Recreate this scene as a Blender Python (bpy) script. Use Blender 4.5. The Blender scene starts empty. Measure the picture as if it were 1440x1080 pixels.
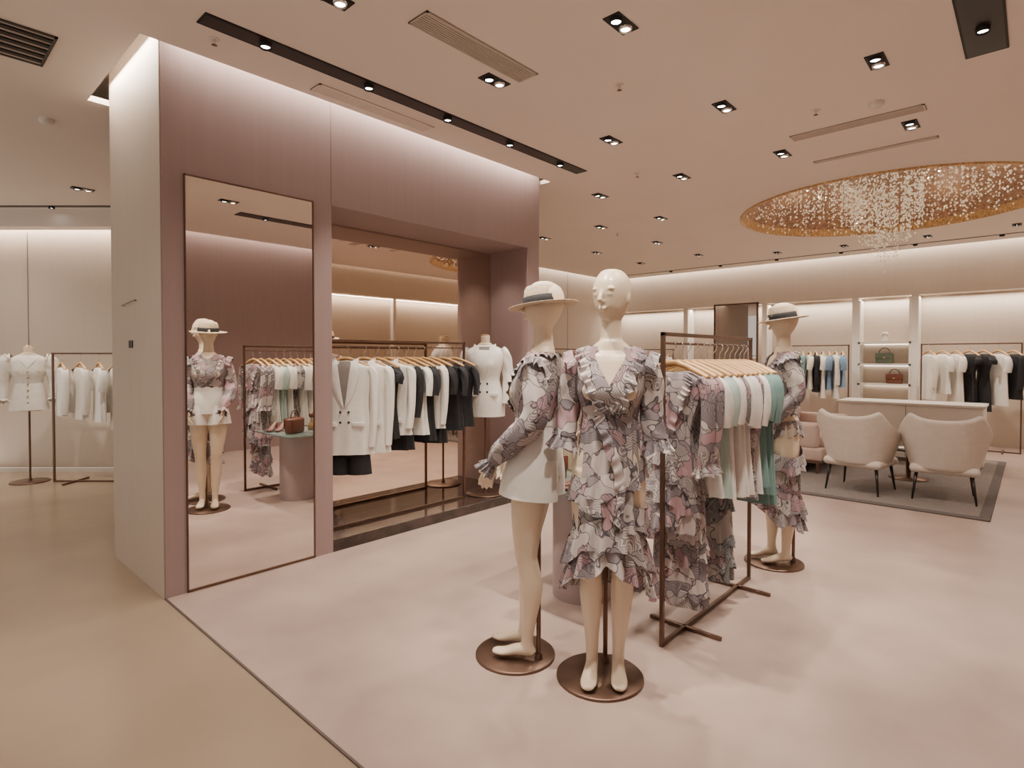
import bpy, bmesh, math, random
from mathutils import Vector, Matrix
random.seed(7)
pi=math.pi
sc=bpy.context.scene
COL=sc.collection

# ---------------------------------------------------------------- materials
def M(name,col,rough=.5,metal=0,nvar=0,nscale=8,bump=0,bscale=60,stretch=None,emit=0,coat=0,trans=0,alpha=1):
    m=bpy.data.materials.new(name); m.use_nodes=True
    nt=m.node_tree; b=nt.nodes['Principled BSDF']
    c=(col[0],col[1],col[2],1)
    b.inputs['Base Color'].default_value=c
    b.inputs['Roughness'].default_value=rough
    b.inputs['Metallic'].default_value=metal
    b.inputs['Coat Weight'].default_value=coat
    b.inputs['Transmission Weight'].default_value=trans
    if emit:
        b.inputs['Emission Color'].default_value=c
        b.inputs['Emission Strength'].default_value=emit
    tc=nt.nodes.new('ShaderNodeTexCoord'); mp=nt.nodes.new('ShaderNodeMapping')
    nt.links.new(tc.outputs['Object'],mp.inputs['Vector'])
    if stretch: mp.inputs['Scale'].default_value=stretch
    if nvar:
        n=nt.nodes.new('ShaderNodeTexNoise'); n.inputs['Scale'].default_value=nscale; n.inputs['Detail'].default_value=5
        nt.links.new(mp.outputs['Vector'],n.inputs['Vector'])
        r=nt.nodes.new('ShaderNodeValToRGB')
        r.color_ramp.elements[0].position=.3; r.color_ramp.elements[1].position=.7
        r.color_ramp.elements[0].color=tuple(x*(1-nvar) for x in col)+(1,)
        r.color_ramp.elements[1].color=tuple(min(1,x*(1+nvar)) for x in col)+(1,)
        nt.links.new(n.outputs['Fac'],r.inputs['Fac']); nt.links.new(r.outputs['Color'],b.inputs['Base Color'])
    if bump:
        n2=nt.nodes.new('ShaderNodeTexNoise'); n2.inputs['Scale'].default_value=bscale; n2.inputs['Detail'].default_value=3
        nt.links.new(mp.outputs['Vector'],n2.inputs['Vector'])
        bp=nt.nodes.new('ShaderNodeBump'); bp.inputs['Strength'].default_value=bump; bp.inputs['Distance'].default_value=.01
        nt.links.new(n2.outputs['Fac'],bp.inputs['Height']); nt.links.new(bp.outputs['Normal'],b.inputs['Normal'])
    return m

def fabric_pattern(name,cols,scale=9):
    m=bpy.data.materials.new(name); m.use_nodes=True
    nt=m.node_tree; N=nt.nodes; L=nt.links; b=N['Principled BSDF']; b.inputs['Roughness'].default_value=.8
    tc=N.new('ShaderNodeTexCoord')
    nz=N.new('ShaderNodeTexNoise'); nz.inputs['Scale'].default_value=7
    L.new(tc.outputs['Object'],nz.inputs['Vector'])
    vm=N.new('ShaderNodeVectorMath'); vm.operation='MULTIPLY_ADD'
    L.new(nz.outputs['Color'],vm.inputs[0]); vm.inputs[1].default_value=(.26,.26,.26); L.new(tc.outputs['Object'],vm.inputs[2])
    ve=N.new('ShaderNodeTexVoronoi'); ve.feature='DISTANCE_TO_EDGE'; ve.inputs['Scale'].default_value=scale
    vc=N.new('ShaderNodeTexVoronoi'); vc.inputs['Scale'].default_value=scale
    L.new(vm.outputs[0],ve.inputs['Vector']); L.new(vm.outputs[0],vc.inputs['Vector'])
    sp=N.new('ShaderNodeSeparateColor'); L.new(vc.outputs['Color'],sp.inputs[0])
    rp=N.new('ShaderNodeValToRGB'); rp.color_ramp.interpolation='CONSTANT'
    el=rp.color_ramp.elements; el[0].position=0; el[0].color=cols[0]+(1,); el[1].position=.3; el[1].color=cols[1]+(1,)
    for p,c in ((.52,cols[2]),(.75,cols[3])):
        e=el.new(p); e.color=c+(1,)
    L.new(sp.outputs[0],rp.inputs['Fac'])
    wv=N.new('ShaderNodeTexWave'); wv.inputs['Scale'].default_value=34; wv.inputs['Distortion'].default_value=1.5
    wv.bands_direction='DIAGONAL'; L.new(vm.outputs[0],wv.inputs['Vector'])
    wr=N.new('ShaderNodeValToRGB'); wr.color_ramp.elements[0].position=.35; wr.color_ramp.elements[1].position=.6
    L.new(wv.outputs['Fac'],wr.inputs['Fac'])
    gt=N.new('ShaderNodeMath'); gt.operation='GREATER_THAN'; gt.inputs[1].default_value=.35; L.new(sp.outputs[1],gt.inputs[0])
    inv=N.new('ShaderNodeMath'); inv.operation='SUBTRACT'; inv.inputs[0].default_value=1; L.new(wr.outputs['Color'],inv.inputs[1])
    mu=N.new('ShaderNodeMath'); mu.operation='MULTIPLY'; L.new(inv.outputs[0],mu.inputs[0]); L.new(gt.outputs[0],mu.inputs[1])
    mu2=N.new('ShaderNodeMath'); mu2.operation='MULTIPLY'; L.new(mu.outputs[0],mu2.inputs[0]); mu2.inputs[1].default_value=.7
    mx=N.new('ShaderNodeMix'); mx.data_type='RGBA'; L.new(mu2.outputs[0],mx.inputs['Factor']); L.new(rp.outputs['Color'],mx.inputs['A']); mx.inputs['B'].default_value=(.11,.095,.105,1)
    er=N.new('ShaderNodeValToRGB'); er.color_ramp.elements[0].position=.012; er.color_ramp.elements[0].color=(.9,.9,.9,1)
    er.color_ramp.elements[1].position=.035; er.color_ramp.elements[1].color=(0,0,0,1)
    L.new(ve.outputs['Distance'],er.inputs['Fac'])
    mx2=N.new('ShaderNodeMix'); mx2.data_type='RGBA'; L.new(er.outputs['Color'],mx2.inputs['Factor']); L.new(mx.outputs['Result'],mx2.inputs['A']); mx2.inputs['B'].default_value=(.04,.035,.04,1)
    L.new(mx2.outputs['Result'],b.inputs['Base Color'])
    return m

PAT=fabric_pattern('print_fabric_pink',[(.46,.40,.38),(.42,.27,.28),(.55,.48,.45),(.28,.24,.25)],11)
PAT2=fabric_pattern('print_fabric_grey',[(.46,.42,.39),(.36,.27,.275),(.42,.39,.36),(.25,.27,.26)],10)
WHITE=M('white_fabric',(.80,.765,.70),.8,nvar=.03,nscale=20,bump=.25,bscale=25)
CREAM=M('cream_fabric',(.76,.71,.63),.8,nvar=.05,nscale=25,bump=.3,bscale=80)
BLACK=M('black_fabric',(.012,.012,.014),.8,nvar=.2,nscale=20,bump=.2,bscale=30)
MINT=M('mint_fabric',(.42,.53,.48),.8,nvar=.05,bump=.2,bscale=25)
TEAL=M('teal_fabric',(.17,.29,.27),.8,nvar=.06,bump=.2,bscale=25)
BLUE=M('blue_fabric',(.18,.28,.40),.8,nvar=.08)
PINKF=M('blush_fabric',(.60,.48,.44),.8,nvar=.05)
SHADE=M('neckline_shade',(.25,.22,.20),.8,nvar=.1)  # shade inside the blazer neck opening, painted as a dark colour
SKIN=M('mannequin_gloss',(.74,.60,.43),.34,nvar=.015,nscale=3,coat=.25)
BRONZE=M('bronze_metal',(.17,.105,.075),.35,.85,nvar=.15,nscale=6,bump=.03,bscale=80)
BRASS=M('brass_metal',(.55,.38,.18),.3,.9,nvar=.08)
CHROME=M('chrome_metal',(.75,.74,.72),.15,1,nvar=.03)
BLK=M('black_metal',(.008,.008,.009),.5,.3,nvar=.2)
BLKW=M('black_lacquer',(.015,.013,.012),.3,nvar=.2)
WOOD=M('beech_wood',(.56,.32,.13),.4,nvar=.14,nscale=10,stretch=(1,8,8),bump=.05)
STRAW=M('straw',(.60,.47,.33),.8,nvar=.12,nscale=60,bump=.6,bscale=180)
MAUVE=M('mauve_wallcovering',(.325,.232,.218),.6,nvar=.03,nscale=3,stretch=(10,10,.5),bump=.03,bscale=30)
MAUVEC=M('mauve_lacquer',(.34,.262,.25),.4,nvar=.04,nscale=5)
BEIGE=M('beige_wallcovering',(.55,.455,.365),.6,nvar=.02,nscale=3,stretch=(8,8,.6),bump=.03,bscale=40)
PANEL=M('cream_wall_panel',(.56,.47,.38),.55,nvar=.02,nscale=3,stretch=(6,6,.6))
CEIL=M('ceiling_paint',(.83,.745,.665),.85,nvar=.015,nscale=2)
WHITEP=M('white_lacquer',(.74,.69,.62),.4,nvar=.02)
FPINK=M('blush_plaster_floor',(.405,.300,.252),.34,nvar=.11,nscale=2.6,bump=.02,bscale=30)
FBEI=M('beige_polished_floor',(.305,.228,.158),.24,nvar=.08,nscale=1.6,bump=.01,bscale=20)
SEAM=M('seam_dark',(.10,.07,.06),.5,nvar=.1)
RUG=M('grey_rug',(.20,.168,.15),.95,nvar=.1,nscale=30,bump=.5,bscale=200)
RUGB=M('rug_border',(.115,.095,.088),.95,nvar=.1,nscale=30,bump=.5,bscale=200)
MIRR=M('mirror_silver',(.88,.84,.80),.01,1)
MIRRB=M('mirror_bronze',(.84,.73,.63),.02,1)
MARBLE=M('dark_marble',(.035,.022,.018),.12,nvar=.6,nscale=7,coat=.4)
GLASS=M('table_glass',(.62,.80,.74),.03,trans=.85)
VELV=M('cream_upholstery',(.64,.57,.49),.85,nvar=.04,nscale=20,bump=.25,bscale=150)
VPINK=M('blush_upholstery',(.56,.42,.36),.7,nvar=.05,bump=.2,bscale=100)
GOLD=M('gold_leaf_mosaic',(.40,.235,.14),.42,.35,nvar=.45,nscale=26,bump=1.0,bscale=50)
GOLDR=M('gold_leaf_rim',(.58,.37,.17),.3,.7,nvar=.4,nscale=40,bump=1.0,bscale=70)
VENTM=M('vent_enamel',(.52,.45,.385),.6,nvar=.05)
VENTD=M('vent_dark',(.06,.05,.045),.6,nvar=.1)
LAMP=M('lamp_led',(1,.94,.86),.5,emit=18)
LED=M('shelf_led',(1,.88,.74),.5,emit=5)
LEATHER=M('brown_leather',(.14,.045,.025),.4,nvar=.15,bump=.1)
GREENL=M('olive_leather',(.10,.12,.08),.4,nvar=.15)
CRYS=M('crystal_bead',(1,.84,.62),.06,.5,nvar=.1,emit=.4)  # beads emit a little themselves, sparkle put into the material
WIRE=M('crystal_wire',(.42,.33,.25),.4,.4,nvar=.1)

# ---------------------------------------------------------------- mesh builder
def catmull(P,n):
    out=[]
    for i in range(len(P)-1):
        p0=P[max(i-1,0)];p1=P[i];p2=P[i+1];p3=P[min(i+2,len(P)-1)]
        for k in range(n):
            t=k/n
            out.append(tuple(.5*((2*b)+(-a+c)*t+(2*a-5*b+4*c-d)*t*t+(-a+3*b-3*c+d)*t**3) for a,b,c,d in zip(p0,p1,p2,p3)))
    out.append(tuple(P[-1])); return out

class MB:
    def __init__(s): s.v=[];s.f=[];s.m=[];s.s=[];s.mats=[];s.X=Matrix.Identity(4)
    def mi(s,m):
        if m not in s.mats: s.mats.append(m)
        return s.mats.index(m)
    def add(s,V,F,mat,smooth=True):
        o=len(s.v); s.v+=[s.X@Vector(v) for v in V]; k=s.mi(mat)
        for f in F: s.f.append(tuple(i+o for i in f)); s.m.append(k); s.s.append(smooth)
    def box(s,a,b,mat):
        x0,y0,z0=a;x1,y1,z1=b
        V=[(x0,y0,z0),(x1,y0,z0),(x1,y1,z0),(x0,y1,z0),(x0,y0,z1),(x1,y0,z1),(x1,y1,z1),(x0,y1,z1)]
        s.add(V,[(0,3,2,1),(4,5,6,7),(0,1,5,4),(1,2,6,5),(2,3,7,6),(3,0,4,7)],mat,False)
    def rbox(s,a,b,r,mat,seg=3):
        bm=bmesh.new(); bmesh.ops.create_cube(bm,size=1)
        sz=[b[i]-a[i] for i in range(3)]; c=[(a[i]+b[i])/2 for i in range(3)]
        for v in bm.verts: v.co=Vector((v.co[i]*sz[i] for i in range(3)))
        bmesh.ops.bevel(bm,geom=bm.edges[:]+bm.verts[:],offset=min(r,min(sz)*.49),segments=seg,profile=.5,affect='EDGES')
        bm.verts.index_update()
        s.add([v.co+Vector(c) for v in bm.verts],[tuple(v.index for v in f.verts) for f in bm.faces],mat,True); bm.free()
    def cyl(s,p0,p1,r0,r1,mat,seg=16):
        s.tube([p0,p1],[r0,r1],mat,seg,caps=True,hard=True)
    def tube(s,pts,rad,mat,seg=16,side=None,caps=True,fold=None,hard=False):
        pts=[Vector(p) for p in pts];n=len(pts);V=[];F=[]
        for i,p in enumerate(pts):
            t=(pts[min(i+1,n-1)]-pts[max(i-1,0)]).normalized()
            sd=Vector(side) if side else (Vector((1,0,0)) if abs(t.x)<.9 else Vector((0,1,0)))
            sd=(sd-t*sd.dot(t)).normalized();u=t.cross(sd);r=rad[i]
            rx,ry=(r,r) if not isinstance(r,(tuple,list)) else r
            for j in range(seg):
                a=2*pi*j/seg;k=fold(a,i/(n-1)) if fold else 1
                V.append(p+sd*(math.cos(a)*rx*k)+u*(math.sin(a)*ry*k))
        for i in range(n-1):
            for j in range(seg):
                j2=(j+1)%seg;F.append((i*seg+j,i*seg+j2,(i+1)*seg+j2,(i+1)*seg+j))
        s.add(V,F,mat,True)
        if caps:
            s.add([V[j] for j in range(seg)][::-1],[tuple(range(seg))],mat,False) if hard else s._cap(V,0,seg,mat,True)
            s.add([V[(n-1)*seg+j] for j in range(seg)],[tuple(range(seg))],mat,False) if hard else s._cap(V,(n-1)*seg,seg,mat,False)
    def _cap(s,V,o,seg,mat,rev):
        base=len(s.v)-len(V)
        idx=tuple(base+o+j for j in range(seg))
        s.f.append(idx[::-1] if rev else idx); s.m.append(s.mi(mat)); s.s.append(True)
    def stube(s,pts,rad,mat,seg=16,n=4,**k):
        full=[tuple(p)+(tuple(r) if isinstance(r,(tuple,list)) else (r,r)) for p,r in zip(pts,rad)]
        q=catmull(full,n)
        s.tube([x[:3] for x in q],[(max(x[3],.001),max(x[4],.001)) for x in q],mat,seg,**k)
    def lathe(s,prof,mat,c=(0,0,0),seg=40,smooth=True):
        V=[];F=[];n=len(prof)
        for r,z in prof:
            for j in range(seg):
                a=2*pi*j/seg;V.append((c[0]+r*math.cos(a),c[1]+r*math.sin(a),c[2]+z))
        for i in range(n-1):
            for j in range(seg):
                j2=(j+1)%seg;F.append((i*seg+j,i*seg+j2,(i+1)*seg+j2,(i+1)*seg+j))
        s.add(V,F,mat,smooth)
    def ell(s,c,r,mat,seg=20,rings=12):
        prof=[(math.sin(pi*i/rings),-math.cos(pi*i/rings)) for i in range(rings+1)]
        V=[];F=[]
        for q,z in prof:
            q=max(q,.001)
            for j in range(seg):
                a=2*pi*j/seg;V.append((c[0]+r[0]*q*math.cos(a),c[1]+r[1]*q*math.sin(a),c[2]+r[2]*z))
        for i in range(rings):
            for j in range(seg):
                j2=(j+1)%seg;F.append((i*seg+j,i*seg+j2,(i+1)*seg+j2,(i+1)*seg+j))
        F.append(tuple(range(seg))[::-1]);F.append(tuple(rings*seg+j for j in range(seg)))
        s.add(V,F,mat,True)
    def grid(s,fn,nu,nv,mat,closed=False):
        V=[];F=[]
        for i in range(nu):
            for j in range(nv+(0)):
                V.append(fn(i/(nu if closed else nu-1),j/(nv-1)))
        for i in range(nu if closed else nu-1):
            i2=(i+1)%nu
            for j in range(nv-1): F.append((i*nv+j,i2*nv+j,i2*nv+j+1,i*nv+j+1))
        s.add(V,F,mat,True)
    def frill(s,P,O,N,width,waves,amp,mat,closed=False,rows=5):
        n=len(P);ph=random.random()*6;V=[];F=[]
        for i in range(n):
            t=i/(n if closed else n-1)
            w=math.sin(2*pi*waves*t+ph+.8*math.sin(2*pi*3*t+ph))+.35*math.sin(2*pi*int(waves*1.7)*t)
            wl=width*(1+.12*math.sin(2*pi*max(2,waves//2)*t+ph))
            for r in range(rows):
                v=r/(rows-1)
                V.append(Vector(P[i])+Vector(O[i])*(wl*v)+Vector(N[i])*(amp*w*v**.8))
        for i in range(n if closed else n-1):
            i2=(i+1)%n
            for r in range(rows-1): F.append((i*rows+r,i2*rows+r,i2*rows+r+1,i*rows+r+1))
        s.add(V,F,mat,True)
    def tier(s,rf,zf,h,flare,waves,amp,mat,cx=0,cy=0):
        n=waves*9;P=[];O=[];N=[]
        for i in range(n):
            a=2*pi*i/n;z=zf(a);rx,ry=rf(z)
            P.append((cx+rx*math.cos(a),cy+ry*math.sin(a),z));nn=Vector((math.cos(a),math.sin(a),0))
            N.append(nn);O.append(Vector((0,0,-1))+nn*flare)
        s.frill(P,O,N,h,waves,amp,mat,True)
    def obj(s,name,loc=(0,0,0),rz=0,parent=None,bevel=0,rot=None):
        me=bpy.data.meshes.new(name);me.from_pydata([tuple(v) for v in s.v],[],s.f)
        for m in s.mats: me.materials.append(m)
        me.polygons.foreach_set('material_index',s.m);me.polygons.foreach_set('use_smooth',s.s);me.update()
        o=bpy.data.objects.new(name,me);COL.objects.link(o);o.location=loc
        o.rotation_euler=rot if rot else (0,0,math.radians(rz))
        if parent: o.parent=parent
        if bevel:
            b=o.modifiers.new('bevel','BEVEL');b.width=bevel;b.segments=2;b.limit_method='ANGLE';b.angle_limit=math.radians(50)
        return o
def empty(name,loc=(0,0,0),rz=0,parent=None):
    e=bpy.data.objects.new(name,None);COL.objects.link(e);e.location=loc;e.rotation_euler=(0,0,math.radians(rz));e.empty_display_size=.1
    if parent: e.parent=parent
    return e

# ---------------------------------------------------------------- room
H=3.25; ROOF=3.8
WX=-3.82; WY=1.114
b=MB();b.box((-13,-2.5,-.1),(1.6,12.3,0),FBEI);b.obj('floor')
b=MB();b.box((-4.92,WY,0.0),(1.45,12.03,.004),FPINK);b.obj('floor_blush_inlay')
b=MB();b.box((-3.82,WY-.006,0),(1.45,WY+.004,.006),SEAM);b.obj('trim_1')
# ceiling
c=MB();cc=(-1.35,8.15);hs=1.7;DR=1.6
def cr(x0,y0,x1,y1): c.box((x0,y0,H),(x1,y1,H+.04),CEIL)
cr(-13,-2.5,1.33,.98);cr(-3.70,.98,1.33,4.64);cr(-13,.98,-4.926,4.64);cr(-7.36,4.64,1.33,cc[1]-hs)
cr(-7.36,cc[1]-hs,cc[0]-hs,cc[1]+hs);cr(cc[0]+hs,cc[1]-hs,1.33,cc[1]+hs);cr(-7.36,cc[1]+hs,1.33,11.56)
n=96;V=[];F=[]
for i in range(n):
    a=2*pi*i/n+pi/4;ca,sa=math.cos(a),math.sin(a);k=hs/max(abs(ca),abs(sa))
    V+=[(cc[0]+DR*ca,cc[1]+DR*sa,H),(cc[0]+k*ca,cc[1]+k*sa,H)]
for i in range(n):
    j=(i+1)%n;F.append((2*i,2*i+1,2*j+1,2*j))
c.add(V,F,CEIL,False)
c.box((-13,-2.5,ROOF),(1.6,12.3,ROOF+.05),CEIL)
c.obj('ceiling')
# central partition
w=MB();X0=-4.92
w.box((X0,WY,0),(WX,2.22,ROOF),MAUVE);w.box((X0,4.42,0),(WX,4.60,ROOF),MAUVE)
w.box((X0,2.22,2.56),(WX,4.42,ROOF),MAUVE);w.box((X0,2.22,0),(-4.37,4.42,2.56),MAUVE)
w.box((X0-.004,WY-.006,0),(WX-.012,WY+.001,ROOF),BEIGE)
w.box((WX-.001,2.217,2.56),(WX+.0008,2.219,3.4),SEAM)
w.obj('wall_center')
p=MB();p.box((-4.37,2.22,0),(WX+.0,4.42,.09),MARBLE);p.obj('niche_plinth',bevel=.003)
m=MB();m.box((-4.365,2.225,.09),(-4.35,4.415,2.555),MIRRB);m.obj('niche_mirror')
m=MB();m.box((WX,1.24,.02),(WX+.006,2.066,2.553),MIRR)
for a,b_ in (((WX,1.232,.012),(WX+.012,1.239,2.561)),((WX,2.066,.012),(WX+.012,2.074,2.561)),((WX,1.232,2.552),(WX+.012,2.074,2.560)),((WX,1.232,.006),(WX+.012,2.074,.020))): m.box(a,b_,BRONZE)
m.obj('wall_mirror')
m=MB()
for k in range(3): m.box((-4.49+k*.032,WY-.012,1.51),(-4.47+k*.032,WY-.005,1.56),BLKW)
m.obj('wall_sign')
m=MB();m.cyl((-4.62,WY-.02,1.80),(-4.30,WY-.02,1.82),.003,.003,BRONZE,8);m.cyl((-4.6,WY-.022,1.80),(-4.6,WY-.004,1.80),.003,.003,BRONZE,8);m.cyl((-4.32,WY-.022,1.818),(-4.32,WY-.004,1.818),.003,.003,BRONZE,8);m.obj('wall_rail')
# back wall
w=MB();w.box((-7.6,11.7,2.5),(1.55,12.15,ROOF),PANEL);w.box((-7.6,12.03,0),(1.55,12.15,2.5),BEIGE)
for x in (-5.6,-3.95,-2.38,-1.5,0.2): w.box((x-.05,11.72,0),(x+.05,12.03,2.5),WHITEP)
w.obj('wall_back')
w=MB();w.box((-7.62,2.6,0),(-7.5,12.1,ROOF),PANEL)
for y in (5.2,6.8,8.4,10.0): w.box((-7.502,y-.004,0),(-7.497,y+.004,3.25),SEAM)
w.obj('wall_left')
w=MB();w.box((1.45,-2.5,0),(1.57,5.35,ROOF),MAUVE);w.box((1.40,5.35,2.7),(1.57,12.1,ROOF),PANEL);w.box((1.57,5.35,0),(1.69,12.1,2.7),BEIGE);w.box((1.45,5.35,0),(1.57,5.45,2.7),WHITEP)
for y in (7.4,9.6): w.box((1.47,y-.04,0),(1.57,y+.04,2.7),WHITEP)
w.obj('wall_right')
ANG=42.4
w=MB();w.box((-10.5,7.35,0),(-3.55,7.47,ROOF),PANEL);w.box((-10.5,7.0,3.04),(-3.9,7.2,H),CEIL)
for x in (-7.9,-6.2,-4.9): w.box((x-.003,7.346,0),(x+.003,7.351,3.04),SEAM)
w.obj('wall_left_angled',rz=ANG)
w=MB();w.box((-10.5,7.2,0),(-3.95,7.24,.05),WHITEP);w.obj('cove_ledge_left',rz=ANG)  # low ledge added in front of the wall to hide the floor light strip

# tracks and vents
def track(name,x0,y0,x1,y1,n,rz=0,axis='y'):
    t=MB();t.box((x0,y0,H-.006),(x1,y1,H),BLK)
    t.box((x0+.012,y0+.012,H-.0065),(x1-.012,y1-.012,H-.006),BLKW)
    for i in range(n):
        f=(i+.5)/n
        x,y=((x0+x1)/2,y0+(y1-y0)*f) if axis=='y' else (x0+(x1-x0)*f,(y0+y1)/2)
        t.lathe([(.024,-.02),(.032,-.03),(.034,-.006)],BLK,(x,y,H),16)
        t.lathe([(.0,-.018),(.024,-.018)],LAMP,(x,y,H-.002),16)
    return t.obj(name,rz=rz)
track('track_light',-3.345,1.15,-3.215,4.6,5)
track('track_light',-.33,3.0,-.13,4.42,2)
track('track_light',-7.2,11.05,1.2,11.1,8,axis='x')
track('track_light',-10,6.84,-4.6,6.9,3,rz=ANG,axis='x')
def vent(x0,y0,x1,y1,axis,slats,fr=VENTM,back=VENTD):
    t=MB();t.box((x0,y0,H-.002),(x1,y1,H),back);e=.012
    t.box((x0,y0,H-.008),(x1,y0+e,H),fr);t.box((x0,y1-e,H-.008),(x1,y1,H),fr);t.box((x0,y0,H-.008),(x0+e,y1,H),fr);t.box((x1-e,y0,H-.008),(x1,y1,H),fr)
    for i in range(slats):
        f=(i+.5)/slats
        if axis=='y':
            x=x0+e+(x1-x0-2*e)*f;wd=(x1-x0)/slats*.3;t.box((x-wd,y0,H-.007),(x+wd,y1,H-.001),fr)
        else:
            y=y0+e+(y1-y0-2*e)*f;wd=(y1-y0)/slats*.3;t.box((x0,y-wd,H-.007),(x1,y+wd,H-.001),fr)
    t.obj('ceiling_vent')
vent(-2.51,1.92,-2.35,2.82,'y',8);vent(-3.62,1.95,-3.49,2.92,'y',6,CEIL)
vent(-1.5,5.0,-.6,5.13,'x',7);vent(-1.53,5.79,-.6,5.85,'x',3)
t=MB();x0,y0,x1,y1=-4.55,.32,-4.08,.68;t.box((x0,y0,H-.002),(x1,y1,H),BLK)
for a_,b_ in (((x0,y0),(x1,y0+.015)),((x0,y1-.015),(x1,y1)),((x0,y0),(x0+.015,y1)),((x1-.015,y0),(x1,y1))): t.box((a_[0],a_[1],H-.01),(b_[0],b_[1],H),VENTD)
for i in range(11): t.box((x0+.03+i*.041,y0,H-.009),(x0+.040+i*.041,y1,H-.001),VENTD if i%2 else VENTM)
t.obj('ceiling_vent')
for x,y in ((-3.45,1.28),(-2.05,3.3),(-1.2,4.6),(-2.9,5.0),(-4.5,7.2),(-7.2,1.9)):
    t=MB();t.lathe([(0,-.002),(.03,-.004),(.03,0)],CEIL,(x,y,H),20);t.cyl((x,y,H-.035),(x,y,H),.006,.009,CHROME,10);t.lathe([(.001,-.04),(.016,-.037),(.016,-.035),(.001,-.033)],BRONZE,(x,y,H),14);t.obj('fire_sprinkler')
for x,y in ((-5.55,.85),(-.85,4.75)):
    t=MB();t.lathe([(.001,-.035),(.03,-.035),(.048,-.02),(.05,0)],WHITEP,(x,y,H),24);t.obj('smoke_detector')
FIX=[(x,y) for x in (-2.62,-1.67,-.73) for y in (1.53,2.7,4.09,5.38)]+[(-3.6,5.4),(-3.6,6.8),(-4.45,6.7),(-5.5,6.75),(-4.4,8.2),(-5.6,8.3),(-4.4,9.7),(-5.6,9.8),(-3.3,10.4),(-2.3,10.5),(-1.2,10.5),(-.2,10.4),(-7.55,1.45),(-9.0,.5),(-6.0,-.6),(-3.3,-.3),(-1.5,-.6)]
for x,y in FIX:
    t=MB();t.box((x-.05,y-.102,H-.006),(x+.05,y+.102,H),BLK)
    for s_ in (-.048,.048):
        t.lathe([(.026,-.016),(.032,-.022),(.037,-.006)],CHROME if s_>0 else BLK,(x,y+s_,H),18)
        t.lathe([(0.0005,-.012),(.026,-.013)],LAMP,(x,y+s_,H),18)
    t.obj('recessed_downlight')

# ---------------------------------------------------------------- lights
WARM=(1,.885,.775)
def spot(x,y,e,ang=75,tx=None,ty=None,z=H-.07,blend=.8,col=WARM,tz=0):
    l=bpy.data.lights.new('spot_beam','SPOT');l.energy=e;l.spot_size=math.radians(ang);l.spot_blend=blend;l.shadow_soft_size=.035;l.color=col
    o=bpy.data.objects.new('spot_beam',l);COL.objects.link(o);o.location=(x,y,z)
    t=Vector((tx if tx is not None else x,ty if ty is not None else y,tz))
    o.rotation_euler=(t-o.location).to_track_quat('-Z','Y').to_euler()
def area(loc,sx,sy,e,rot=(0,0,0),col=WARM,spread=180):
    l=bpy.data.lights.new('cove_strip','AREA');l.shape='RECTANGLE';l.size=sx;l.size_y=sy;l.energy=e;l.color=col;l.spread=math.radians(spread)
    o=bpy.data.objects.new('cove_strip',l);COL.objects.link(o);o.location=loc;o.rotation_euler=rot
for x,y in FIX:
    spot(x,y,62 if y<1.6 else 84,125,blend=1)
spot(-1.67,1.53,190,42,-1.6,2.2,tz=.3);spot(-.73,1.6,120,40,-1.4,2.2,tz=.9);spot(-.73,2.7,130,48,-1.3,3.1,tz=.6)
spot(-1.67,2.7,130,40,-1.5,2.4,tz=.0)
spot(-2.62,1.53,80,45,-1.9,2.1,tz=.8);spot(-.73,4.09,190,50,-1.1,3.9,tz=.0);spot(-1.67,5.38,120,50,-1.3,4.4,tz=.3)
spot(-7.4,.5,110,50,-8.3,1.2,tz=1.0);spot(-6.8,1.0,110,50,-7.8,1.8,tz=1.0)  # extra spots without fixtures, added to brighten the left rack and dress form
spot(-1.2,10.5,80,60,-.8,11.4,tz=.9);spot(-3.3,10.4,80,60,-2.9,11.4,tz=.9)
for y,ty in ((2.2,2.5),(2.95,3.1),(3.7,3.7),(4.3,4.1)): spot(-3.28,y,80,50,-3.95,ty,tz=.2,blend=1)
for y in (2.5,3.3,4.1): spot(-4.08,y,18,100,z=2.53,blend=1)
area((-3.76,2.85,3.40),.07,3.4,34);area((-4.37,1.045,3.40),1.05,.07,20)
area((-3.0,11.63,3.42),8.8,.08,86);area((-3.0,11.88,2.47),8.8,.10,92)
area((-7.43,7.5,3.42),.08,8.5,60);area((1.39,2,3.42),.07,6.4,50);area((1.39,8.5,3.42),.04,6,36);area((1.5,8.5,2.68),.06,6,44)
r=math.radians(ANG);R=Vector((math.cos(r),math.sin(r),0));Fv=Vector((-math.sin(r),math.cos(r),0))
pp=R*-6.8+Fv*7.28;area((pp.x,pp.y,3.2),5.4,.08,60,(0,0,r));pp=R*-6.8+Fv*7.29;area((pp.x,pp.y,.03),5.4,.06,24,(pi,0,-r))
wd=bpy.data.worlds.new('World');sc.world=wd;wd.use_nodes=True
wd.node_tree.nodes['Background'].inputs[0].default_value=(1,.88,.79,1);wd.node_tree.nodes['Background'].inputs[1].default_value=.68

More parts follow.
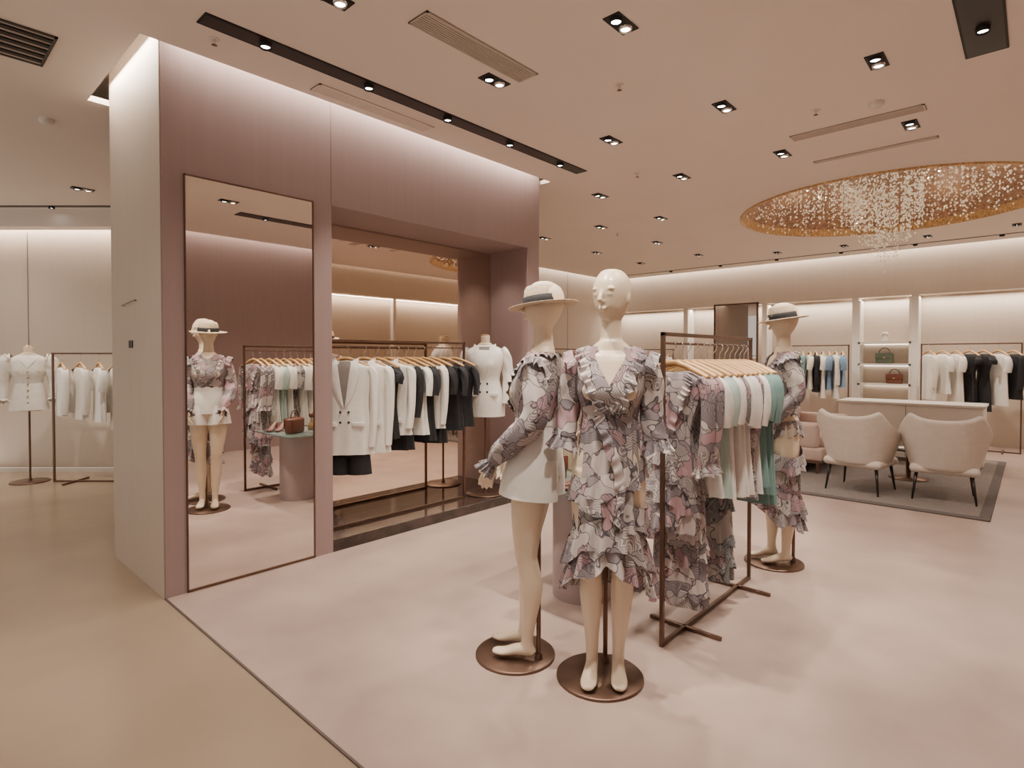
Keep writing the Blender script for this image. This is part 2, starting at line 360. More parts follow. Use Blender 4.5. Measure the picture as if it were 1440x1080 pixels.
# ---------------------------------------------------------------- mannequins
BT=[(1.50,.055,.055,.01),(1.47,.09,.06,.01),(1.44,.145,.066,.01),(1.40,.160,.082,0),(1.34,.145,.098,-.005),(1.28,.140,.110,-.01),(1.22,.120,.096,-.005),
(1.14,.103,.083,0),(1.08,.115,.090,0),(1.00,.148,.106,.005),(.93,.160,.113,.01),(.87,.15,.11,.01),(.82,.10,.08,.005)]
def prof(z):
    if z>=BT[0][0]: return BT[0][1:]
    for a,b_ in zip(BT,BT[1:]):
        if z>=b_[0]:
            t=(a[0]-z)/(a[0]-b_[0]);return tuple(p*(1-t)+q*t for p,q in zip(a[1:],b_[1:]))
    return BT[-1][1:]
def hand(mb,w,d,palm,thumb):
    w=Vector(w);d=Vector(d).normalized();th=Vector(thumb);th=(th-d*th.dot(d)).normalized();nrm=Vector(palm);nrm=(nrm-d*nrm.dot(d)-th*nrm.dot(th)).normalized()
    mb.stube([w,w+d*.03,w+d*.06,w+d*.085],[(.02,.016),(.030,.015),(.036,.014),(.034,.011)],SKIN,16,3,side=tuple(th))
    for k,(o,l) in enumerate(((.027,.066),(.0095,.076),(-.0085,.070),(-.026,.054))):
        p=w+d*.078+th*o;q=p+d*l*.45+nrm*.004+th*o*.15;e=q+d*l*.35+nrm*.013;f=e+d*l*.2+nrm*.014
        mb.tube([p,q,e,f],[.0085,.008,.0072,.0055],SKIN,10)
    p=w+d*.025+th*.02;q=p+d*.025+th*.022+nrm*.008;e=q+d*.03+th*.006+nrm*.008
    mb.tube([p,q,e],[.012,.010,.0065],SKIN,10)
def body(name,parent,head_yaw=0,arms=None,legoff=(0,0),legs=True,head=True):
    b=MB()
    full=[(0,t[3],t[0],t[1],t[2]) for t in BT]
    q=catmull(full,3)
    b.tube([x[:3] for x in q],[(x[3],x[4]) for x in q],SKIN,28,side=(1,0,0))
    for s_ in (-1,1): b.ell((s_*.066,-.083,1.285),(.053,.043,.053),SKIN,16,10)
    if head:
        b.stube([(0,.012,1.44),(0,.012,1.50),(0,.006,1.56),(0,.0,1.62)],[(.075,.06),(.052,.05),(.044,.046),(.046,.05)],SKIN,20,3)
        b.X=Matrix.Rotation(math.radians(head_yaw),4,'Z')
        Hd=[(1.818,.004,.004,.005),(1.811,.034,.038,.005),(1.795,.056,.068,.004),(1.765,.074,.090,.004),(1.735,.080,.099,.003),(1.70,.079,.099,.0),(1.67,.073,.092,-.004),(1.64,.064,.082,-.010),(1.615,.052,.069,-.017),(1.595,.036,.048,-.029),(1.582,.018,.024,-.040)]
        q=catmull([(0,t[3],t[0],t[1],t[2]) for t in Hd],3)
        b.tube([x[:3] for x in q],[(x[3],x[4]) for x in q],SKIN,28,side=(1,0,0))
        b.stube([(0,-.090,1.722),(0,-.100,1.70),(0,-.112,1.672),(0,-.096,1.662)],[(.008,.006),(.008,.008),(.013,.010),(.012,.006)],SKIN,12,3,side=(1,0,0))
        b.ell((0,-.089,1.639),(.021,.010,.006),SKIN,14,8);b.ell((0,-.087,1.629),(.017,.010,.006),SKIN,14,8)
        for s_ in (-1,1):
            b.ell((s_*.030,-.083,1.698),(.016,.009,.007),SKIN,12,8);b.ell((s_*.031,-.084,1.722),(.024,.012,.006),SKIN,12,8)
            b.ell((s_*.077,.008,1.685),(.007,.017,.027),SKIN,12,8)
        b.X=Matrix.Identity(4)
    if legs:
        for s_,lo in ((-1,legoff[0]),(1,legoff[1])):
            b.stube([(s_*.078,.0,.93),(s_*.082,lo*.3,.80),(s_*.080,-.008+lo*.5,.66),(s_*.072,-.012+lo*.8,.52),(s_*.070,lo*.85,.46),(s_*.068,.018+lo,.36),(s_*.062,.014+lo,.22),(s_*.058,.010+lo,.12),(s_*.057,.012+lo,.065)],
              [(.082,.09),(.083,.088),(.070,.074),(.052,.055),(.049,.051),(.050,.054),(.036,.038),(.027,.029),(.028,.034)],SKIN,20,4)
            b.stube([(s_*.057,.045+lo,.040),(s_*.057,.02+lo,.055),(s_*.060,-.04+lo,.048),(s_*.064,-.095+lo,.030),(s_*.066,-.135+lo,.026),(s_*.066,-.155+lo,.024)],
              [(.018,.016),(.026,.030),(.030,.026),(.037,.017),(.031,.013),(.018,.009)],SKIN,18,3,side=(1,0,0))
    if arms:
        for s_,pts,hd in arms:
            rr=[.046,.044,.038,.032,.032,.021]
            b.stube(pts,rr[:len(pts)],SKIN,16,3)
            if hd: hand(b,pts[-1],hd,(-s_,0.1,0),(0,-1,.1))
    o=b.obj(name,parent=parent)
    rm=o.modifiers.new('remesh','REMESH');rm.mode='VOXEL';rm.voxel_size=.0052;rm.use_smooth_shade=True
    sm=o.modifiers.new('smooth','SMOOTH');sm.factor=.5;sm.iterations=6
    return o
def stand(parent,pz,py=.11,px=0,r=.195):
    b=MB();b.lathe([(.0,0),(r,0),(r,.008),(r-.006,.013),(.02,.014),(.0,.014)],BRONZE,(0,0,0),56)
    b.cyl((px,py,.012),(px,py,pz),.011,.011,BRONZE,14);b.cyl((px,py,.012),(px,py,.04),.02,.016,BRONZE,16)
    b.obj('stand',parent=parent)
def hat(parent,z,yaw,tilt=6,dy=0):
    b=MB()
    b.lathe([(0.001,.098),(.045,.099),(.072,.094),(.083,.080),(.090,.045),(.096,0),(.12,-.006),(.150,-.008),(.166,-.003),(.167,.000),(.150,-.004),(.12,-.002),(.097,.004)],STRAW,(0,0,0),44)
    b.lathe([(.0975,.002),(.0962,.020),(.0945,.042),(.090,.042),(.092,.002)],BLACK,(0,0,0),44)
    b.obj('hat',(0,dy,z),rot=(math.radians(tilt),0,math.radians(yaw)),parent=parent)

def bodice(mb,mat,off=.012,ztop=1.475,zbot=1.14,vdepth=.17,vw=.55):
    n=72;rows=16;V=[];F=[]
    for j in range(rows):
        for i in range(n):
            a=2*pi*i/n;da=abs((a-1.5*pi+pi)%(2*pi)-pi)
            zn=ztop-vdepth*max(0,1-da/vw)
            z=ztop+(zbot-ztop)*j/(rows-1);z=min(z,zn-.0015*j);z=max(z,zbot)
            rx,ry,cy=prof(z);k=1+.02*math.sin(9*a)*(j/rows)
            V.append(((rx+off)*k*math.cos(a),cy+(ry+off+(.012 if math.sin(a)<0 and 1.22<z<1.36 else 0))*k*math.sin(a),z))
    for j in range(rows-1):
        for i in range(n):
            i2=(i+1)%n;F.append((j*n+i,j*n+i2,(j+1)*n+i2,(j+1)*n+i))
    mb.add(V,F,mat)
def surf(x,z,off):
    rx,ry,cy=prof(z);rx+=off;ry+=off;q=max(0.05,1-(x/rx)**2);return cy-ry*math.sqrt(q)
def necfrill(mb,mat,width=.07,zend=1.16):
    for s_ in (-1,1):
        K=[(s_*.03,.09,1.475),(s_*.085,.05,1.480),(s_*.095,.0,1.474),(s_*.088,-.06,1.44),(s_*.068,-.10,1.38),(s_*.04,-.13,1.30),(s_*.005,-.122,1.22),(s_*-.02,-.110,zend)]
        P=catmull(K,22);O=[];N=[]
        for i,p in enumerate(P):
            t=i/len(P)
            O.append(Vector((s_*1.0,-.05+.4*(t<.2),-.45)).normalized());N.append(Vector((s_*.25,-.75 if t>.35 else -.2,.6)).normalized())
        mb.frill(P,O,N,width,15,.008,mat)
        mb.frill(P,[o+Vector((0,0,-.3)) for o in O],N,width*.5,15,.006,mat)
def sleeve(mb,mat,pts,rad,cuff=.07,waves=9,amp=.012):
    ph=random.random()*6
    mb.stube(pts,rad,mat,28,5,caps=False,fold=lambda a,v:1+.07*math.sin(5*a+ph+6*v)+.05*math.sin(3*a+25*v))
    if cuff:
        p=Vector(pts[-1]);d=(p-Vector(pts[-2])).normalized();sd=d.orthogonal().normalized();u=d.cross(sd);n=waves*9
        r=rad[-1] if not isinstance(rad[-1],tuple) else rad[-1][0]
        P=[];O=[];N=[]
        for i in range(n):
            a=2*pi*i/n;q=sd*math.cos(a)+u*math.sin(a);P.append(p+q*r*.9);N.append(q);O.append(d+q*.4)
        mb.frill(P,O,N,cuff,waves,amp,mat,True)
def skirt(mb,mat,zt,hem,rt,rb,folds=11,amp=.05):
    n=140;rows=16;V=[];F=[];ph=random.random()*6
    for j in range(rows):
        t=j/(rows-1)
        for i in range(n):
            a=2*pi*i/n;z=zt+(hem(a)-zt)*t
            k=1+amp*min(1,t*2.5)*math.sin(folds*a+ph+math.sin(a*2)+t);rx=rt[0]+(rb[0]-rt[0])*t**.8;ry=rt[1]+(rb[1]-rt[1])*t**.8
            V.append((rx*k*math.cos(a),ry*k*math.sin(a),z))
    for j in range(rows-1):
        for i in range(n):
            i2=(i+1)%n;F.append((j*n+i,j*n+i2,(j+1)*n+i2,(j+1)*n+i))
    mb.add(V,F,mat)
def ruffle_dress(parent,mat,armpts,drop=0):
    g=MB();bodice(g,mat,.012,zbot=1.17);necfrill(g,mat,.058,1.2)
    front=1.5*pi
    hem=lambda a:.66-drop-.21*abs(math.sin((a-front)/2))**.8+.012*math.sin(5*a)
    skirt(g,mat,1.20,hem,(.118,.098),(.165,.138),17,.05)
    f_=lambda z:max(0,min(1,(1.20-z)/.5))**.7
    rf=lambda z:(.118+.050*f_(z)+.006,.098+.042*f_(z)+.006)
    g.tier(lambda z:(.117,.098),lambda a:1.205,.022,.1,24,.004,mat)
    g.tier(rf,lambda a:.955+.055*math.cos(a-.4),.10,.16,15,.009,mat)
    g.tier(rf,lambda a:.835-.075*math.cos(a-.2),.11,.18,15,.011,mat)
    g.tier(rf,lambda a:(hem(a)+.12),.13,.20,15,.014,mat)
    g.tier(rf,lambda a:(hem(a)+.015),.12,.22,15,.017,mat)
    P=catmull([(-.02,-.112,1.19),(.01,-.128,1.10),(.05,-.138,1.0),(.075,-.135,.90),(.07,-.145,.78)],24)
    g.frill(P,[Vector((-.85,-.10,-.55))]*len(P),[Vector((0,-.8,.3))]*len(P),.045,7,.007,mat)
    for s_ in (-1,1):
        pts=[(s_*a_[0],a_[1],a_[2]) for a_ in armpts]
        sleeve(g,mat,pts,[.050,.056,.052,.048,.052,.034][:len(pts)],.06)
        P=catmull([(s_*.140,.08,1.40),(s_*.165,.04,1.448),(s_*.170,0,1.458),(s_*.165,-.04,1.448),(s_*.145,-.085,1.40)],12)
        g.frill(P,[Vector((s_*.85,0,-.45))]*len(P),[Vector((0,.1,1))]*len(P),.05,6,.009,mat)
    return g.obj('ruffle_dress',parent=parent)

# B : centre mannequin
eB=empty('mannequin_in_ruffle_dress',(-1.435,2.16,.004),31);eB.scale=(1.005,)*3
fB=empty('figure',(.022,-.005,.010),0,eB);fB.rotation_euler=(0,math.radians(.9),0)
aB=[(.145,.0,1.41),(.170,.01,1.33),(.180,.015,1.22),(.188,0,1.13),(.198,-.01,1.07)]
body('body',fB,-26,[(s_,[(s_*.14,0,1.41),(s_*.165,.01,1.32),(s_*.176,.01,1.2),(s_*.180,.01,1.12)],None) for s_ in (-1,1)],(-.01,.015))
ruffle_dress(fB,PAT,aB);stand(eB,.85,.115,.02)
# A
eA=empty('mannequin_with_hat_and_shorts',(-1.85,2.05,.004),-64);eA.scale=(.99,)*3
fA=empty('figure',(0,.040,.010),0,eA);fA.rotation_euler=(math.radians(-3.4),0,0)
arm=lambda s_:[(s_*.14,0,1.41),(s_*.17,.03,1.31),(s_*.19,.035,1.18),(s_*.185,-.04,1.09),(s_*.165,-.115,1.01),(s_*.15,-.165,.95)]
body('body',fA,-10,[(s_,arm(s_),(-s_*.10,-.30,-.95)) for s_ in (-1,1)],(-.025,.02))
g=MB();bodice(g,PAT,.016,zbot=1.14,vdepth=.05);necfrill(g,PAT,.045,1.2)
for s_ in (-1,1):
    sleeve(g,PAT,arm(s_),[.052,.060,.060,.056,.052,.028],.055)
    P=catmull([(s_*.140,.09,1.38),(s_*.165,.04,1.448),(s_*.170,0,1.458),(s_*.165,-.04,1.448),(s_*.140,-.09,1.38)],12)
    g.frill(P,[Vector((s_*.85,0,-.4))]*len(P),[Vector((0,.1,1))]*len(P),.055,7,.012,PAT)
g.obj('ruffle_blouse',parent=fA)
g=MB();q=[(0,.0,1.165,.118,.098),(0,0,1.10,.130,.108),(0,.003,1.02,.158,.125),(0,.005,.95,.172,.132),(0,.005,.90,.178,.135)]
g.stube([x[:3] for x in q],[(x[3],x[4]) for x in q],WHITE,40,4,caps=False,side=(1,0,0))
for s_ in (-1,1):
    g.stube([(s_*.072,.005,.98),(s_*.082,.003,.90),(s_*.088,-.0,.795)],[(.092,.118),(.100,.132),(.112,.140)],WHITE,40,5,caps=False,side=(1,0,0),fold=lambda a,v:1+.02*v*math.sin(4*a+1))
g.tube([(0,0,1.175),(0,0,1.135)],[(.121,.101),(.126,.105)],WHITE,40,side=(1,0,0),caps=False)
g.obj('shorts',parent=fA);stand(eA,.85,.125,.03)
hat(fA,1.700,-8,10,-.002)
# C
eC=empty('mannequin_in_printed_dress',(-1.34,4.2,.004),-55)
fC=empty('figure',(0,.02,.008),0,eC);fC.rotation_euler=(math.radians(-1.0),0,0)
body('body',fC,0,[(s_,arm(s_),(-s_*.10,-.30,-.95)) for s_ in (-1,1)],(-.03,.03))
ruffle_dress(fC,PAT,arm(1)[:5],.10);stand(eC,.85,.13);hat(fC,1.702,0,9,-.002)

# dress forms
def lapels(mb,mat,S,zt,zb,w=.10,inner=SHADE):
    mb.grid(lambda u,v:(lambda x,z:(x,S(x,z)-.003,z))((2*u-1)*(.005+.052*(1-v)),zt+(zb-zt)*v),9,12,inner)
    for s_ in (-1,1):
        def fn(u,v,s_=s_):
            z=zt+(zb-zt)*v;xi=.050*(1-v)+.004;wd=w*math.sin(pi*min(1,.25+v*.75))**.7*(1 if v>.28 else .85)+.004
            x=xi+wd*u;zz=z-.0+.03*u*(1-v);return (s_*x,S(x,zz)-.008-.004*math.sin(pi*u),zz)
        mb.grid(fn,6,14,mat)
def form(name,loc,rz,kind):
    e=empty(name,loc,rz)
    body('torso',e,0,None,legs=False,head=False)
    b=MB();b.stube([(0,.01,1.47),(0,.01,1.52),(0,.01,1.57)],[.05,.046,.045],SKIN,20,3);b.ell((0,.01,1.575),(.045,.045,.012),BRASS);b.obj('neck',parent=e)
    stand(e,.9,.0,0,.19)
    g=MB()
    if kind=='blazer':
        S=lambda x,z:surf(x,z,.03)
        q=[];
        for k in range(20):
            z=1.475-.70*k/19;rx,ry,cy=prof(max(z,.93));o=.008+.03*min(1,k/3);q.append(((0,cy,z),(rx+o,ry+o)))
        g.tube([x[0] for x in q],[x[1] for x in q],WHITE,48,side=(1,0,0),caps=False,fold=lambda a,v:1+.015*math.sin(3*a+5*v))
        lapels(g,WHITE,S,1.46,1.14,.075)
        for z in (1.10,1.02):
            for x in (-.035,.035): g.ell((x,S(x,z)-.012,z),(.011,.006,.011),BLKW,12,6)
        for s_ in (-1,1):
            sleeve(g,WHITE,[(s_*.15,0,1.43),(s_*.20,.01,1.36),(s_*.225,.01,1.2),(s_*.225,-.02,1.05),(s_*.215,-.05,.90)],[.05,.058,.054,.05,.045],0)
            g.rbox((s_*.09-.05,S(.09,.99)-.022,.975),(s_*.09+.05,S(.09,.99)-.002,1.01),.004,WHITE)
        g.obj('blazer',parent=e)
    else:
        S=lambda x,z:surf(x,z,.02)
        q=[]
        for k in range(16):
            z=1.475-.34*k/15;rx,ry,cy=prof(z);o=.006+.016*min(1,k/3);q.append(((0,cy,z),(rx+o,ry+o)))
        g.tube([x[0] for x in q],[x[1] for x in q],CREAM,48,side=(1,0,0),caps=False)
        g.grid(lambda u,v:((2*u-1)*.09*(1-v)+0,surf((2*u-1)*.09*(1-v),1.44-.12*v,.02)-.012,1.44-.12*v),9,8,WHITE)
        for k in range(6):
            z=1.28-.07*k;g.ell((0,prof(z)[2]-prof(z)[1]-.04,z),(.010,.006,.010),BRASS,12,6)
        for s_ in (-1,1):
            sleeve(g,CREAM,[(s_*.14,0,1.43),(s_*.19,.01,1.40),(s_*.22,.01,1.28),(s_*.23,-.0,1.12),(s_*.22,-.06,.98)],[.055,.075,.075,.055,.035],.04)
        g.obj('jacket',parent=e)
        g=MB();skirt(g,CREAM,1.16,lambda a:.84,(.125,.104),(.185,.155),5,.02);g.obj('skirt',parent=e)
    return e
form('dress_form_in_blazer',(-4.03,4.02,.09),38,'blazer')
form('dress_form_in_cream_suit',(-8.60,1.12,0),78,'cream')

# ---------------------------------------------------------------- hanging garments
def hanger(g):
    g.stube([(-.205,0,-.150),(-.16,0,-.128),(-.09,-.0,-.098),(-.03,0,-.080),(0,0,-.076),(.03,0,-.080),(.09,0,-.098),(.16,0,-.128),(.205,0,-.150)],[(.018,.012),(.017,.013),(.013,.013),(.010,.014),(.010,.015),(.010,.014),(.013,.013),(.017,.013),(.018,.012)],WOOD,10,3,side=(0,1,0))
    K=[(0,0,-.07),(0,0,-.03),(.012,0,-.012),(.022,0,.006),(.014,0,.022),(0,0,.026),(-.014,0,.020)]
    g.stube(K,[.0028]*7,CHROME,8,3)
def garment(g,kind,mat,L,ls=.22,sc=1.0,lod=False):
    hanger(g)
    ph=random.random()*6;seg=28 if lod else 60
    fl=.07 if kind!='dress' else .10
    R=[(-.128,.105,.026),(-.132,.118,.030),(-.148,.162,.036),(-.172,.200,.040),(-.26,.196,.046),(-.42,.180,.044),(-.42-(L-.42)*.5,.188,.047),(-L,.203,.052)]
    if kind=='dress': R=[(-.125,.100,.028),(-.130,.112,.032),(-.148,.150,.038),(-.172,.182,.044),(-.26,.165,.052),(-.42,.115,.046),(-.42-(L-.42)*.5,.135,.060),(-L,.150,.070)]
    if kind=='blazer': R=[(-.095,.055,.040),(-.105,.085,.046),(-.130,.160,.052),(-.158,.215,.058),(-.26,.212,.062),(-.42,.190,.058),(-.42-(L-.42)*.5,.205,.062),(-L,.222,.066)]
    g.stube([(0,0,r_[0]) for r_ in R],[(r_[1]*sc,r_[2]) for r_ in R],mat,seg,5,side=(1,0,0),caps=False,
       fold=lambda a,v:1+fl*v*math.sin(7*a+ph+3*v)*(1 if kind!='blazer' else .3)+.05*math.sin(12*a+ph)*v*v+.025*math.sin(3*a+9*v+ph)*v)
    def S(x,z):
        for a_,b_ in zip(R,R[1:]):
            if z>=b_[0]: t=(a_[0]-z)/(a_[0]-b_[0]);rx=a_[1]+(b_[1]-a_[1])*t;ry=a_[2]+(b_[2]-a_[2])*t;break
        else: rx,ry=R[-1][1:]
        return -ry*math.sqrt(max(.05,1-min(1,(x/rx))**2))-.002
    if kind=='blazer':
        lapels(g,mat,S,-.098,-.46,.07)
        for z in (-.50,-.58):
            for x in (-.03,.035): g.ell((x,S(x,z)-.008,z),(.010,.005,.010),BLKW if mat is not BLACK else BRASS,10,6)
        for s_ in (-1,1): g.rbox((s_*.11-.05,S(.1,-.6)-.016,-.615),(s_*.11+.05,S(.1,-.6)+.004,-.58),.004,mat)
    wide=.056 if ls<.3 else .044
    for s_ in (-1,1):
        d=.030 if ls<.3 else .005
        x0=.170*sc if kind!='blazer' else .185
        sw=random.uniform(-.02,.02)
        pts=[(s_*x0,0,-.165),(s_*(x0+.035),-.005,-.215),(s_*(x0+.033+d*.6),-.01+sw*.5,-.16-ls*.6),(s_*(x0+.015+d),-.02+sw,-.16-ls)]
        g.stube(pts,[(.032,.042),(.036,wide*.9),(.030,wide*.95),(.026,wide*.9)],mat,18 if lod else 26,4,side=(1,0,0),caps=False,fold=lambda a,v:1+.09*math.sin(4*a+ph+8*v))
        if kind=='dress' and not lod and mat is not BLACK and ls>.3:
            p=pts[-1];g.tier(lambda z:(.026,.038),lambda a,p=p:p[2]+.01,.05,.35,8,.010,mat,p[0],p[1])
    if kind=='dress' and mat in (PAT,PAT2):
        rf=lambda z:(lambda t:(.118+.030*t,.048+.022*t))(max(0,min(1,(-.42-z)/(L-.42))))
        k=3 if lod else (3 if L<1.1 else 5)
        for i in range(k):
            z0=-.52-(L-.56)*i/(k-.4)
            sl=random.uniform(-.10,.10)
            g.tier(rf,lambda a,z0=z0,sl=sl:z0+sl*math.cos(a),.12,.18,11 if lod else 14,.012,mat)
        if not lod:
            for s_ in (-1,1):
                P=catmull([(s_*.09,-.03,-.13),(s_*.095,-.045,-.18),(s_*.06,-.056,-.26),(s_*.0,-.054,-.41)],20)
                g.frill(P,[Vector((s_*.9,-.1,-.4))]*len(P),[Vector((0,-.8,.4))]*len(P),.05,9,.008,mat)
NM={'tee':'hanging_tshirt','dress':'hanging_dress','blazer':'hanging_blazer','long':'hanging_blouse'}
def rack(name,loc,rz,L,H_,items,twist=0,top=False,feet=True,scg=1.0,jit=6,seed=3):
    random.seed(seed)
    e=empty(name,loc,rz);q=.010
    f=MB()
    f.box((-q,-q,0),(q,q,H_),BRONZE);f.box((L-q,-q,0),(L+q,q,H_),BRONZE);f.box((-q,-q,H_-2*q),(L+q,q,H_),BRONZE);f.box((0,-q,0),(L,q,2*q),BRONZE)
    if feet:
        for x in (.25,L-.2): f.box((x-q,-.20,0),(x+q,.20,2*q),BRONZE)
    if top: f.box((.0,-.006,H_-.062),(L,.006,H_-.050),BRONZE)
    f.obj('frame',parent=e,bevel=.002)
    n=len(items);a0=.10;a1=L-.10
    r=math.radians(rz)
    hung=None if top else MB()
    for i,it in enumerate(items):
        x=a0+(a1-a0)*(it[4] if len(it)>4 else i/(max(1,n-1)))
        tw=(it[5] if len(it)>5 else twist)+random.uniform(-jit,jit);ls=it[3]
        if top:
            g=MB();garment(g,it[0],it[1],it[2],ls)
            wp=Vector(loc)+Vector((math.cos(r)*x,math.sin(r)*x,H_-.076))
            g.obj(NM[it[0]],wp,rz-90+tw)
        else:
            hung.X=Matrix.Translation((x,0,H_-.045))@Matrix.Rotation(math.radians(-90+tw),4,'Z')@Matrix.Scale(scg,4)
            garment(hung,it[0],it[1],it[2],ls,lod=True)
    if hung:
        hung.X=Matrix.Identity(4);hung.obj('hanging_clothes',parent=e)
    return e
T,D,B,Lg='tee','dress','blazer','long'
rack('clothing_rack',(-1.36,2.6,.004),90,1.18,1.57,[(D,PAT,.92,.42,0.0),(D,PAT,1.32,.42,.08),(T,WHITE,.76,.24,.17),(T,MINT,.78,.24,.26),(T,WHITE,.80,.24,.35),(D,PAT2,1.28,.24,.43),(T,WHITE,.82,.26,.51),(T,WHITE,.82,.28,.60),(Lg,PAT,.86,.4,.68),(T,WHITE,.84,.28,.76),(T,TEAL,.82,.26,.84),(T,TEAL,.88,.28,.92),(T,TEAL,.95,.26,.99)],top=True,twist=-6,jit=5)
rack('clothing_rack',(-4.06,2.34,.09),90,1.42,1.50,[(B,WHITE,.84,.62,0.03,50),(B,WHITE,.84,.62,.17,34),(T,BLACK,.74,.12,.27),(B,WHITE,.72,.5,.36),(D,BLACK,.86,.42,.44),(T,WHITE,.74,.24,.52),(T,BLACK,.80,.24,.59),(Lg,WHITE,.70,.5,.67),(D,BLACK,.84,.24,.75),(T,BLACK,.74,.26,.86),(T,BLACK,.72,.26,.97,40)],twist=28,top=True,feet=False,jit=4)
g=MB()
g.stube([(0,0,0),(0,0,-.1),(0,0,-.16)],[(.15,.04),(.165,.05),(.172,.055)],BLACK,30,3,caps=False,side=(1,0,0))
for s_ in (-1,1): g.stube([(s_*.085,0,-.12),(s_*.09,0,-.30)],[(.085,.05),(.098,.058)],BLACK,24,4,caps=False,side=(1,0,0))
g.tube([(0,0,.40),(0,0,.01)],[.003,.003],CHROME,8);g.tube([(-.15,0,.0),(.15,0,.0)],[.006,.006],CHROME,8)
g.obj('hanging_shorts',(-4.06,2.50,.81),44)

WR=[(Lg,WHITE,.68,.5),(Lg,CREAM,.72,.5),(T,WHITE,.75,.24),(Lg,CREAM,.85,.5),(Lg,WHITE,.7,.5),(Lg,CREAM,.62,.5),(T,WHITE,.7,.24)]
pl=R*-5.31+Fv*6.62
rack('clothing_rack',(pl.x,pl.y,0),ANG,1.5,1.50,WR,twist=50)
rack('clothing_rack',(-3.45,11.35,.004),0,1.05,1.66,[(T,TEAL,.7,.24),(T,BLACK,.85,.24),(Lg,TEAL,.8,.5),(T,CREAM,.75,.24),(Lg,BLACK,.8,.5),(T,WHITE,.9,.24),(T,BLUE,.75,.24),(Lg,WHITE,.9,.5),(T,BLUE,.7,.24)],twist=20)
rack('clothing_rack',(-1.36,11.35,.004),0,1.22,1.66,[(Lg,CREAM,.85,.5),(T,WHITE,.75,.24),(T,CREAM,.9,.24),(D,BLACK,.95,.12),(D,BLACK,1.0,.12),(T,WHITE,.9,.24),(Lg,BLACK,.8,.5)],twist=35)
rack('clothing_rack',(-7.1,8.9,.0),90,1.7,1.62,[(T,WHITE,.8,.24),(T,BLACK,.8,.24),(Lg,CREAM,.8,.5),(T,BLACK,.8,.24),(D,BLACK,1.0,.24),(T,WHITE,.8,.24),(Lg,PINKF,.8,.5)],twist=10)
rack('clothing_rack',(-6.7,11.35,.0),0,1.0,1.62,[(T,WHITE,.8,.24),(Lg,PINKF,.8,.5),(T,CREAM,.8,.24),(D,BLACK,1.0,.24),(T,WHITE,.8,.24)],twist=10)

# ---------------------------------------------------------------- display table
t=MB();t.rbox((-2.42,2.55,.675),(-1.74,3.72,.693),.006,GLASS)
t.lathe([(.18,0),(.18,.66),(.176,.672),(.0,.673)],MAUVEC,(-2.03,2.86,.004),64)
t.lathe([(.12,0),(.12,.66),(.117,.672),(.0,.673)],MAUVEC,(-2.1,3.45,.004),48)
t.obj('glass_display_table')
def handbag(name,loc,rz,mat,s=1):
    g=MB();g.rbox((-.11*s,-.045*s,0),(.11*s,.045*s,.15*s),.02*s,mat);g.rbox((-.112*s,-.052*s,.07*s),(.112*s,-.04*s,.155*s),.006,mat)
    g.stube([(math.cos(a)*.07*s,0,.14*s+math.sin(a)*.09*s) for a in [pi*k/8 for k in range(9)]],[.006*s]*9,mat,8,3)
    g.rbox((-.014*s,-.060*s,.075*s),(.014*s,-.05*s,.095*s),.003,BRASS);g.obj(name,loc,rz)
handbag('handbag',(-2.2,2.74,.694),60,LEATHER);handbag('handbag',(-2.25,3.15,.694),80,STRAW,1.1)
def shoe(g,x):
    g.X=Matrix.Translation((x,0,0))
    g.stube([(0,.06,.075),(0,.0,.05),(0,-.07,.018),(0,-.12,.012)],[(.022,.02),(.026,.015),(.034,.014),(.012,.008)],LEATHER,14,4,side=(1,0,0));g.cyl((0,.075,.07),(0,.08,0),.012,.005,LEATHER,10);g.X=Matrix.Identity(4)
g=MB();shoe(g,-.04);shoe(g,.05);g.obj('high_heel_shoes',(-1.92,2.70,.694),-40)
g=MB();g.lathe([(.0,0),(.035,0),(.04,.02),(.03,.06),(.012,.08),(.01,.12),(.016,.125)],BRASS,seg=24);g.ell((0,0,.15),(.03,.03,.03),LEATHER);g.obj('perfume_bottle',(-2.05,3.0,.694))

# ---------------------------------------------------------------- lounge
b=MB();b.rbox((-3.1,6.5,.004),(-.27,10.3,.018),.005,RUGB);b.rbox((-3.02,6.58,.012),(-.35,10.22,.022),.004,RUG);b.obj('area_rug')
def chair(loc,rz):
    e=empty('wingback_armchair',loc,rz)
    s=MB();nu,nv=41,14
    def fn(u,v):
        t=2*u-1;ph=t*math.radians(112)
        flat=abs(t)
        top=.81+.07*(min(flat,.42)/.42)**2 if flat<.42 else .88-(.29)*((flat-.42)/.58)**.7
        z=.30+(top-.30)*v
        rx=.275+.11*v;ry=.27+.085*v
        px=math.copysign(abs(math.sin(ph))**.75,ph);py=math.cos(ph);py=math.copysign(abs(py)**.75,py)
        return (rx*px,-.02-ry*py-.03*v,z)
    s.grid(fn,nu,nv,VELV);o=s.obj('shell',parent=e)
    so=o.modifiers.new('solid','SOLIDIFY');so.thickness=.055;so.offset=-1;sb=o.modifiers.new('sub','SUBSURF');sb.levels=1;sb.render_levels=1
    s=MB();s.rbox((-.28,-.27,.27),(.28,.30,.36),.05,VELV,4);s.rbox((-.25,-.22,.35),(.25,.33,.45),.05,VELV,5)
    for x in (-.22,.22):
        for y in (-.2,.22): s.tube([(x,y,.28),(x*1.15,y*1.2,0)],[.017,.009],BLKW,12)
    s.obj('seat',parent=e)
chair((-1.38,7.08,.0225),-8);chair((-.67,7.22,.0225),6)
s=MB()
x0,x1,y0,y1=-2.72,-1.88,7.6,9.2
